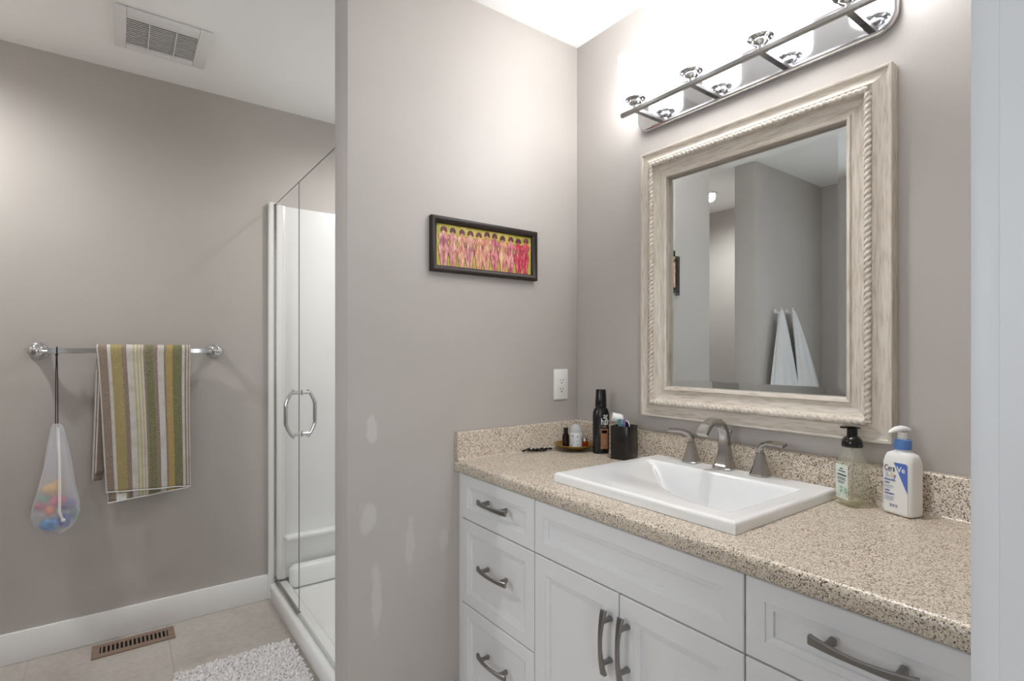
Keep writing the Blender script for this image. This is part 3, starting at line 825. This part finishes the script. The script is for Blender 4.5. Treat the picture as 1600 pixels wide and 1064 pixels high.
fr = obj('frame', side(0), m_woodh, t, angle=28); obj('frame', side(1), m_woodv, t, angle=28); obj('frame', side(2), m_woodh, t, angle=28); obj('frame', side(3), m_woodv, t, angle=28)
ri = .0475
cs = [(fy0 + ri, fz0 + ri), (fy1 - ri, fz0 + ri), (fy1 - ri, fz1 - ri), (fy0 + ri, fz1 - ri)]
for k in range(4):
    a = Vector((W - .0415, *cs[k])); c = Vector((W - .0415, *cs[(k + 1) % 4])); ln = (c - a).length; d = (c - a).normalized()
    u = Vector((-1, 0, 0)); w = d.cross(u); mb = MB(); R = []; n = int(ln / .0021)
    for i in range(n + 1):
        s_ = ln * i / n; ring = []
        for j in range(14):
            q = 2 * pi * j / 14
            ph = (s_ / .0145 + q / pi * 1.0) % 1.0
            g = abs(2 * ph - 1)                      # sharp groove between strands
            r_ = .0088 * (1 - .42 * max(0, (g - .45) / .55) ** 1.3)
            ring.append(a + d * s_ + w * (r_ * cos(q)) + u * (r_ * .9 * sin(q)))
        R.append(ring)
    mb.rings(R); obj('rope_molding', mb, m_rope, t, angle=60)
gy0, gy1, gz0, gz1 = fy0 + .100, fy1 - .100, fz0 + .100, fz1 - .100
mb = MB(); bw = .024
rc = lambda i, x: [Vector((x, gy0 + i, gz0 + i)), Vector((x, gy1 - i, gz0 + i)), Vector((x, gy1 - i, gz1 - i)), Vector((x, gy0 + i, gz1 - i))]
mb.rings([rc(-.001, W - .004), rc(-.001, W - .0112), rc(bw, W - .0132)]); obj('mirror_glass', mb, m_mirror, t, flat=True)

# ------------------------------------------------------------------ vanity light
ys4 = (1.178, .964, .750, .537); LX, LZ = W - .100, 2.026
t = thing('vanity_light', (W, .8525, 2.038), 'chrome vanity wall light with four lit opal glass cylinder shades', 'wall light')
py0, py1, pz0_, pz1_, pr_ = .4655, 1.2395, 1.983, 2.095, .045
def rrect(i):
    r_ = pr_ - i; out = []
    for (cy_, cz_, a0) in ((py1 - pr_, pz1_ - pr_, 0), (py0 + pr_, pz1_ - pr_, 90), (py0 + pr_, pz0_ + pr_, 180), (py1 - pr_, pz0_ + pr_, 270)):
        for k in range(9):
            a = radians(a0 + 90 * k / 8); out.append((cy_ + r_ * cos(a), cz_ + r_ * sin(a)))
    return out
b = MB(); b.rings([[Vector((W - x, y, z)) for y, z in rrect(i)] for i, x in ((0, .0005), (0, .014), (.002, .018), (.006, .021))])
obj('back_plate', b, m_chrome, t, angle=30)
b = MB(); b.tube([(LX, .470, LZ), (LX, 1.237, LZ)], [(.0065, .0065, .15)] * 2, up=(0, 0, 1)); obj('bar', b, m_nickel, t, angle=30)
for y in ys4:
    b = MB(); b.tube([(LX + .0065, y, LZ), (W - .0212, y, LZ)], [(.0085, .0055, .15)] * 2, up=(0, 0, 1)); obj('arm', b, m_nickel, t, angle=30)
    b = MB(); b.lathe([(.0, 0), (.007, 0), (.007, .008), (.016, .012), (.021, .016), (.021, .024), (.031, .0265), (.034, .029), (.034, .031), (0, .031)], (LX, y, LZ + .0055), 28)
    for k in range(3):
        a = 2 * pi * k / 3 + .6; b.cyl((LX + .0205 * cos(a), y + .0205 * sin(a), LZ + .026), (LX + .029 * cos(a), y + .029 * sin(a), LZ + .026), .0028, seg=10)
    so = obj('socket', b, m_chrome, t)
    b = MB(); zb = LZ + .0372
    b.lathe([(0, 0), (.040, 0), (.048, .003), (.054, .009), (.056, .017), (.056, .130), (.0545, .136), (.051, .138), (.049, .137), (.049, .05), (0, .05)], (LX, y, zb), 40)
    obj('shade', b, m_shade, t, angle=60, label='lit white opal glass cylinder shade')

# ------------------------------------------------------------------ things on the counter
def strip(mb, M, x0, x1, y0, y1, d=.0003):
    mb.box(x0, x1, y0, y1, 0, d, M=M)
def basis(o, ex_, ey_):
    ex_ = Vector(ex_).normalized(); ey_ = Vector(ey_).normalized(); ez_ = ex_.cross(ey_)
    M = Matrix((ex_, ey_, ez_)).transposed().to_4x4(); M.translation = Vector(o); return M
def yawdir(deg): a = radians(deg); return Vector((cos(a), sin(a), 0))

# brass dish with three little bottles
DX, DY = 1.362, 1.458
b = MB(); b.lathe([(0, .0), (.030, .0), (.036, .002), (.060, .010), (.076, .020), (.0775, .0225), (.075, .0225), (.058, .0135), (.03, .0065), (0, .006)], (DX, DY, CZ + .0006), 48)
tag(obj('dish', b, m_brass, loc=(DX, DY, CZ)), 'shallow brass dish holding small bottles in the counter corner', 'dish')
dz = CZ + .0072
def bottle(name, c, prof, m, label, capprof, capm, capname='cap', grp=None):
    t = thing(name, c, label, 'bottle', grp)
    b = MB(); b.lathe(prof, c, 28); obj('body', b, m, t)
    if capprof: b = MB(); b.lathe(capprof, c, 24); obj(capname, b, capm, t)
    return t
bottle('dropper_bottle', (1.338, 1.480, dz), [(0, 0), (.0115, 0), (.0125, .001), (.0125, .045), (.008, .052), (.008, .055), (0, .055)], m_brown, 'small brown glass dropper bottle with black cap in the brass dish',
       [(0, .0553), (.0085, .0553), (.0085, .074), (0, .074)], m_black, grp='bottles in the brass dish')
c = (1.366, 1.455, dz)
t = bottle('glass_bottle', c, [(0, 0), (.021, 0), (.023, .002), (.0235, .062), (.020, .074), (.013, .083), (.008, .087), (0, .087)], m_frost, 'frosted clear glass bottle with printed label in the brass dish', None, None, grp='bottles in the brass dish')
m_lab = mat('white_label', (222, 224, 226), .5)
b = MB(); R = []
va = math.atan2(-c[1], -c[0])
for z in (.004, .058):
    R.append([Vector((c[0] + .0240 * cos(va + a), c[1] + .0240 * sin(va + a), c[2] + z)) for a in [radians(-75 + 150 * k / 16) for k in range(17)]])
b.rings(R, False); lab = obj('label_band', b, m_lab, t)
b = MB(); random.seed(5)
m_grey = mat('grey_print', (96, 102, 108), .6)
for (a, z, s_) in ((-28, .047, .0045), (-24, .041, .0028), (14, .044, .0042), (10, .028, .0025), (16, .015, .003), (-20, .022, .0025), (-40, .012, .0038), (-36, .006, .0025), (30, .03, .002)):
    s_ *= .62
    p = Vector((c[0] + .0243 * cos(va + radians(a)), c[1] + .0243 * sin(va + radians(a)), c[2] + z)); nrm = Vector((cos(va + radians(a)), sin(va + radians(a)), 0))
    b.tube([p, p + nrm * .0003], s_, 10)
obj('leaf_print', b, m_grey, lab)
bottle('amber_bottle', (1.392, 1.434, dz), [(0, 0), (.0125, 0), (.0135, .001), (.0135, .021), (.010, .024), (0, .024)], m_amber, 'tiny amber glass bottle with silver cap in the brass dish',
       [(0, .0243), (.0115, .0243), (.0115, .036), (0, .036)], m_chrome, grp='bottles in the brass dish')

# tangled necklace / hair clips by the dish
random.seed(9); b = MB()
for k in range(5):
    cx_, cy_ = 1.19 + .018 * k, 1.521 - .006 * k; pts = []
    for i in range(33):
        a = 2 * pi * i / 32
        pts.append((cx_ + (.020 + .004 * sin(3 * a + k)) * cos(a), cy_ + .0085 * sin(a) + .002 * sin(2 * a + k), CZ + .0042 + .003 * (1 + sin(2 * a + k))))
    b.tube(pts, .0023, 8)
tg = obj('bracelet', b, mat('dark_bead_metal', (60, 54, 50), .25, .8), loc=(1.22, 1.51, CZ)); tag(tg, 'tangled dark metal bracelet lying left of the brass dish', 'bracelet')
b = MB()
for i, (x, y) in enumerate(((1.222, 1.512), (1.235, 1.509), (1.255, 1.502), (1.205, 1.517), (1.268, 1.500))): b.ball((x, y, CZ + .0115), (.007, .004, .003), 12)
obj('bead', b, m_chrome, tg, label='silver bead')

# tall black hair product bottle
HX, HY = 1.392, 1.352
t = thing('hair_spray_bottle', (HX, HY, CZ), 'tall glossy black hair product bottle with brown label near the corner', 'bottle')
ea = Vector((.8054, -.5927, 0)); eb = Vector((.5927, .8054, 0))      # faces the room
def ell(hw_, hd_, z, n=36, pw=.8):
    out = []
    for k in range(n):
        a = 2 * pi * k / n; ca, sa = cos(a), sin(a)
        out.append(Vector((HX, HY, CZ + z)) + ea * (hw_ * math.copysign(abs(ca) ** pw, ca)) + eb * (hd_ * math.copysign(abs(sa) ** pw, sa)))
    return out
b = MB(); b.rings([ell(*q) for q in ((.027, .018, .0006), (.029, .020, .003), (.0295, .0205, .02), (.0295, .0205, .130), (.0285, .0200, .145), (.0255, .0190, .156), (.0205, .0175, .163), (.0175, .0165, .166))])
obj('body', b, m_black, t)
b = MB(); b.rings([ell(*q, 36, 1.0) for q in ((.0195, .0185, .1665), (.0205, .0195, .169), (.0200, .019, .19), (.0180, .0172, .226), (.0165, .016, .229))]); obj('cap', b, m_black, t)
m_lbrown = mat('brown_label', (150, 104, 70), .5)
fo = Vector((HX, HY, CZ)) - eb * .0206
def onbody(x, z, lift=.0004): # follow the curved front, x measured along the curve
    x = .0293 * sin(max(-1.5, min(1.5, x / .0293)))
    q = min(.98, abs(x) / .0295); return Vector((HX, HY, CZ + z)) + ea * x - eb * (.0205 * (1 - q ** 2.5) ** .4 + lift)
b = MB(); b.grid(lambda u, v: onbody(-.004 + .029 * u, .018 + .072 * v), 14, 4); lab = obj('label_panel', b, m_lbrown, t)
b = MB(); b.grid(lambda u, v: onbody(-.001 + .022 * u, .074 + .010 * v, .0008), 8, 2); obj('label_stripe', b, m_black, lab)
b = MB(); m_sil = mat('silver_print', (214, 214, 212), .4)
for s_, txt, x, z in ((.034, 'hair', -.0035, .104), (.030, 'ag', .0055, .1255)):
    mbt = MB(); mbt.text(txt, s_, Matrix.Identity(4), .0001, .0004)
    k0 = len(b.bm.verts)
    me = bpy.data.meshes.new('x'); mbt.bm.to_mesh(me); mbt.bm.free(); b.bm.from_mesh(me); b.bm.verts.ensure_lookup_table(); bpy.data.meshes.remove(me)
    for v in b.bm.verts[k0:]: v.co = onbody(x + v.co.x * .66, z + v.co.y, .0006 + v.co.z)
obj('logo_lettering', b, m_sil, t, flat=True)
b = MB()
for (cx_, cz_, r0, r1) in ((.010, .043, .0035, .0060),):
    b.grid(lambda u, v: onbody(cx_ + (r0 + (r1 - r0) * v) * cos(2 * pi * u), cz_ + 1.3 * (r0 + (r1 - r0) * v) * sin(2 * pi * u), .0009), 20, 1)
b.grid(lambda u, v: onbody(-.0035 + .0045 * u, .019 + .006 * v, .0009), 3, 1)
for z in (.094, .099): b.grid(lambda u, v: onbody(.001 + .017 * u, z + .0022 * v, .0008), 6, 1)
obj('label_lettering', b, mat('beige_print', (150, 140, 128), .5), lab)  # printed ring, patch and bars, no letters

# toothbrush holder with brushes and toothpaste
HC = Vector((1.386, 1.237, CZ)); hd = yawdir(53.65 - 20 - 0)   # depth direction
hd = Vector((cos(radians(13)), sin(radians(13)), 0)); hwv = Vector((hd.y, -hd.x, 0))
t = thing('toothbrush_holder', HC, 'glossy black square toothbrush holder behind the left edge of the sink', 'toothbrush holder')
Mh = basis(HC, hwv, hd)
b = MB(); a_, d_, h_ = .032, .036, .113
for q in ((-a_, a_, -d_, -d_ + .004), (-a_, a_, d_ - .004, d_), (-a_, -a_ + .004, -d_ + .004, d_ - .004), (a_ - .004, a_, -d_ + .004, d_ - .004)):
    b.box(q[0], q[1], q[2], q[3], .0006, h_, bev=.0012, M=Mh)
b.box(-a_ + .004, a_ - .004, -d_ + .004, d_ - .004, .0006, .006, M=Mh)
obj('cup', b, m_blackm, t)
def hp(x, y, z): return Mh @ Vector((x, y, z))
t = thing('toothpaste_tube', hp(0, 0, .08), 'white toothpaste tube with ribbed cap leaning out of the black holder', 'toothpaste')
p1, p2 = hp(.004, 0.004, .062), hp(-.012, -.004, .136); dr = (p2 - p1).normalized()
b = MB(); b.tube([p1, p1 + (p2 - p1) * .9, p2], [(.012, .004, .9), (.012, .010, .9), (.011, .011, .9)], up=hd); obj('tube_body', b, m_white, t)
b = MB()
cdir = (Vector((-.8054, .5927, 0)) * .95 + Vector((0, 0, .18))).normalized()
rad = []
pts = [p2 - cdir * .006 + cdir * .036 * k / 24 for k in range(25)]
b.tube(pts, [(.0142 if k % 2 else .0150) - (.003 if k < 3 else 0) for k in range(25)], 24); obj('cap', b, m_white, t, angle=70)
def brush_(name, rgb, hrgb, base_, top, label, headdir):
    t = thing(name, base_, label, 'toothbrush', 'toothbrushes in the black holder')
    b = MB(); n = [base_ + (top - base_) * k / 6 for k in range(7)]
    b.tube(n, [.004, .0045, .005, .004, .0032, .0036, .003], 10); obj('handle', b, mat('brush_handle', rgb, .35), t)
    d_ = (top - base_).normalized(); b = MB(); sd = headdir - d_ * headdir.dot(d_)
    for i in range(5):
        for j in (-1, 0, 1):
            q = top - d_ * (.003 + .0052 * i) + d_.cross(sd.normalized()) * (.0032 * j)
            b.cyl(q, q + sd.normalized() * .010, .0019, .0017, 6)
    obj('bristles', b, mat('bristles', hrgb, .6), t)
cd = Vector((-.5927, -.8054, 0)); lt = Vector((-.8054, .5927, 0))
brush_('toothbrush', (236, 238, 240), (36, 148, 148), hp(.002, -.018, .02), hp(-.010, -.020, .136), 'toothbrush with teal bristles in the black holder', cd)
brush_('toothbrush', (120, 96, 170), (150, 140, 190), hp(.006, -.008, .02), hp(.006, -.010, .135), 'toothbrush with purple handle in the black holder', cd + lt)
t = thing('toothbrush', hp(.014, 0, .02), 'dark navy toothbrush with white rim in the black holder', 'toothbrush', 'toothbrushes in the black holder')
b = MB(); b.tube([hp(.016, .004, .02), hp(.012, .002, .10), hp(.010, .0, .124)], [(.004, .004, .6), (.006, .004, .6), (.009, .004, .6)], up=hd)
obj('handle', b, mat('navy_handle', (28, 30, 52), .3), t)
b = MB(); b.tube([hp(.002, -.003, .108), hp(.004, -.003, .131), hp(.016, -.003, .129), hp(.023, -.003, .110)], .0014, 8); obj('rim', b, m_white, t)

# foaming soap bottle
SX_, SY_ = 1.402, .540
t = thing('soap_dispenser', (SX_, SY_, CZ), 'clear foaming soap bottle with black pump to the right of the sink', 'soap dispenser')
fa = Vector((cos(radians(-124)), sin(radians(-124)), 0)); fb = Vector((-fa.y, fa.x, 0))   # label face runs along fa
def rsq(hw_, hd_, z, k=.35, o=(SX_, SY_), ax=None, n=6):
    A, B = ax or (fa, fb); r_ = min(hw_, hd_) * k; out = []
    for (sx_, sy_, a0) in ((1, 1, 0), (-1, 1, 90), (-1, -1, 180), (1, -1, 270)):
        for q in range(n):
            a = radians(a0 + 90 * q / (n - 1)); out.append(Vector((o[0], o[1], CZ + z)) + A * (sx_ * (hw_ - r_) + r_ * cos(a)) + B * (sy_ * (hd_ - r_) + r_ * sin(a)))
    return out
prof = [(.024, .022, .0006), (.0275, .0245, .004), (.028, .025, .012), (.028, .025, .098), (.026, .0235, .108), (.0215, .0215, .118), (.020, .020, .121), (.020, .020, .138)]
b = MB(); b.rings([rsq(a, c, z, .35 if z < .1 else (.7 if z < .115 else .98)) for a, c, z in prof]); obj('bottle_body', b, m_clear, t, angle=50)
b = MB(); b.rings([rsq(a, c, z, .35) for a, c, z in ((.021, .019, .003), (.0255, .0225, .006), (.0255, .0225, .019))]); obj('liquid', b, seethru('pale_soap', (246, 246, 234), 1.2, .02, .06, (216, 214, 196)), t, angle=50)
b = MB(); b.cyl((SX_, SY_, CZ + .012), (SX_, SY_, CZ + .137), .003, seg=10); obj('dip_tube', b, m_clear, t)
b = MB(); b.lathe([(0, .1385), (.0215, .1385), (.0222, .141), (.022, .150), (.0195, .157), (.014, .162), (.0115, .164), (.011, .182), (.0, .182)], (SX_, SY_, CZ), 32)
pd = Vector((-.8054, .5927, 0))
pb = [Vector((SX_, SY_, CZ + .1825)) - pd * .0165, Vector((SX_, SY_, CZ + .185)), Vector((SX_, SY_, CZ + .186)) + pd * .014, Vector((SX_, SY_, CZ + .1845)) + pd * .026]
b.tube(pb, [(.006, .0012, .6), (.013, .0026, .6), (.011, .0026, .6), (.0055, .0022, .6)], up=(0, 0, 1)); obj('pump', b, m_black, t)
m_lgreen = mat('soap_label', (214, 222, 212), .5); m_leaf = mat('leaf_green', (132, 178, 150), .6)
nb = -fb if (-fb).dot(Vector((-1, 0, 0))) > 0 else fb
LM = basis(Vector((SX_, SY_, CZ)) + nb * .0253, Vector((0, 0, 1)).cross(nb), (0, 0, 1))
b = MB(); strip(b, LM, -.0215, .0215, .016, .096); lab = obj('label_panel', b, m_lgreen, t)
LM2 = LM @ Matrix.Translation((0, 0, .0003))
b = MB()
for (z, w0, w1, hh_) in ((.085, -.006, .004, .0025), (.0795, -.012, .013, .0022), (.070, -.016, .016, .0032), (.064, -.015, .012, .0016), (.0605, -.016, .014, .0016), (.055, -.014, .010, .0014), (.0515, -.013, .006, .0014)):
    strip(b, LM2, w0, w1, z, z + hh_)
obj('label_lettering', b, m_dark, lab)  # plain bars in place of the text lines
b = MB(); random.seed(2)
for k in range(16):
    x = random.uniform(-.021, .021); z = random.uniform(.018, .040); a = random.uniform(-.8, .8); ln = random.uniform(.006, .011)
    P = [(0, 0), (.0022, ln * .5), (0, ln), (-.0022, ln * .5)]
    b.face([LM2 @ Vector((max(-.021, min(.021, x + p * cos(a) - q * sin(a))), z + p * sin(a) + q * cos(a), .0002 + k * .00001)) for p, q in P])
obj('leaf_print', b, m_leaf, lab, flat=True, fix=False)

# lotion bottle
LX_, LY_ = 1.410, .441
la = Vector((-.31, -.951, 0)); lb = Vector((.951, -.31, 0))     # la: along the label face, lb: into the bottle
t = thing('lotion_bottle', (LX_, LY_, CZ), 'white lotion bottle with blue collar and white pump beside the door trim', 'lotion bottle')
ax = (la, lb)
prof = [(.028, .018, .0006), (.0315, .0215, .003), (.0325, .0225, .010), (.0325, .0225, .110), (.0315, .0218, .121), (.028, .020, .1285), (.021, .017, .1325), (.0155, .0155, .134), (.0145, .0145, .138)]
b = MB(); b.rings([rsq(a, c, z, .45 if z < .12 else (.7 if z < .131 else .98), (LX_, LY_), ax) for a, c, z in prof]); obj('body', b, m_white, t, angle=50)
b = MB(); b.lathe([(0, .1385), (.0165, .1385), (.017, .140), (.0165, .158), (.013, .1595), (0, .1595)], (LX_, LY_, CZ), 32); obj('collar', b, m_blue, t)
b = MB(); b.lathe([(0, .1597), (.0095, .1597), (.009, .175), (0, .175)], (LX_, LY_, CZ), 24)
pd = Vector((-.86, .5, 0)); c0 = Vector((LX_, LY_, CZ))
b.tube([c0 - pd * .021 + Vector((0, 0, .1745)), c0 - pd * .012 + Vector((0, 0, .1795)), c0 + Vector((0, 0, .182)), c0 + pd * .014 + Vector((0, 0, .181)), c0 + pd * .026 + Vector((0, 0, .1775)), c0 + pd * .034 + Vector((0, 0, .1735))],
       [(.004, .0015, .8), (.0095, .0042, .8), (.011, .0058, .8), (.0095, .0052, .8), (.006, .0038, .8), (.003, .002, .8)], up=(0, 0, 1)); obj('pump', b, m_white, t, angle=60)
LM = basis(c0 - lb * .0227, la, (0, 0, 1))
b = MB(); strip(b, LM, -.0265, .0265, .006, .112, .0003); lab = obj('label_panel', b, m_white, t)
LM2 = LM @ Matrix.Translation((0, 0, .0004)); LM3 = LM @ Matrix.Translation((0, 0, .0007))
b = MB(); Pq = [(-.0035, .1115), (.0215, .1115), (.0250, .1100), (.0265, .1065), (.0265, .050)]
b.rings([[LM2 @ Vector((x, y, 0)) for x, y in Pq], [LM2 @ Vector((x, y, .0002)) for x, y in Pq]]); obj('blue_corner', b, mat('label_blue', (82, 112, 190), .45), lab, flat=True)
b = MB(); b.text('Cera', .0165, LM3 @ Matrix.Translation((-.0245, .0925, 0)), .0001, .00016, width=.0240); obj('brand_lettering', b, m_dark, lab, flat=True)
b = MB(); b.text('Ve', .0165, LM3 @ Matrix.Translation((.0035, .0925, 0)), .0001, .0003, width=.0180); obj('brand_lettering', b, m_white, lab, flat=True, label='white brand lettering')
m_pb = mat('print_blue', (96, 112, 168), .5)
for k, (ch, rgb) in enumerate((('B', (170, 196, 208)), ('a', (190, 206, 200)), ('b', (236, 190, 92)), ('y', (92, 120, 190)))):
    b = MB(); b.text(ch, .0125, LM3 @ Matrix.Translation((-.0220 + .0062 * k, .0790, 0)), .0001, .0003); obj('product_lettering', b, mat('print_pastel', rgb, .5), lab, flat=True)
b = MB()
b.text('Moisturizing', .0066, LM3 @ Matrix.Translation((-.0245, .0715, 0)), .0001, .0002, width=.0245); b.text('Lotion', .0062, LM3 @ Matrix.Translation((-.0245, .0650, 0)), .0001, .0002, width=.0120)
b.text('Lotion', .0062, LM3 @ Matrix.Translation((-.0245, .0485, 0)), .0001, .0002, width=.0120); b.text('Hydratante', .0066, LM3 @ Matrix.Translation((-.0245, .0420, 0)), .0001, .0002, width=.0225)
obj('product_lettering', b, m_pb, lab, flat=True)
b = MB()
for z, w in ((.090, .021), (.0605, .020), (.0580, .022), (.0555, .017), (.0375, .021), (.0350, .023), (.0325, .019), (.030, .021)): strip(b, LM3, -.0245, -.0245 + w, z, z + .0009, .0001)
for x in (-.012, -.006, .0005): strip(b, LM3, x, x + .0045, .017, .023, .0001)
obj('fine_lettering', b, mat('pale_print', (150, 156, 176), .5), lab)  # plain bars and squares in place of small text

t.scale = (1, 1, 1.055)

# ------------------------------------------------------------------ robe hooks and hanging towels seen in the mirror
HYF = 1.81
def hook(x, z, label):
    b = MB(); b.cyl((x, HYF - .0003, z), (x, HYF - .006, z), .016, seg=24)
    b.tube([(x, HYF - .005, z - .004), (x, HYF - .028, z - .012), (x, HYF - .042, z), (x, HYF - .045, z + .022)], [.006, .0055, .0055, .006], 12)
    tag(obj('wall_hook', b, m_white, loc=(x, HYF, z)), label, 'hook', 'white robe hooks')
def hung(x, z, spread0, spread1, zb, ph, label):
    t = thing('hanging_towel', (x, HYF, zb), label, 'towel', 'white towels on hooks')
    R = []
    for i in range(41):
        q = i / 40; zz = z - .012 + .018 * (1 - q) - (z - zb) * q; ring = []; w = .014 + (spread1 - spread0) / 2 * q ** .8; cxx = x + (spread0 + spread1) / 2 * q ** .8
        for j in range(64):
            a = 2 * pi * j / 64; k = 1 + .10 * q * sin(6 * a + ph) + .05 * sin(11 * a + ph)
            ring.append(Vector((cxx + w * k * cos(a), HYF - .044 + (.012 + .020 * q) * sin(a) + .007 * q * sin(9 * cos(a) + ph), zz + .035 * q * sin(1.5 * cos(a) + ph))))
        R.append(ring)
    b = MB(); b.rings(R); obj('cloth', b, m_terryw, t, angle=80)
hook(-.572, 1.492, 'white wall hook on the inner wall, nearer the wall end'); hook(-.722, 1.497, 'white wall hook on the inner wall, nearer the room corner')
hung(-.572, 1.492, -.26, .13, .80, .3, 'white terry towel hanging from the hook nearer the wall end')
hung(-.722, 1.497, -.41, -.115, .86, 2.1, 'white terry towel hanging from the hook nearer the room corner')
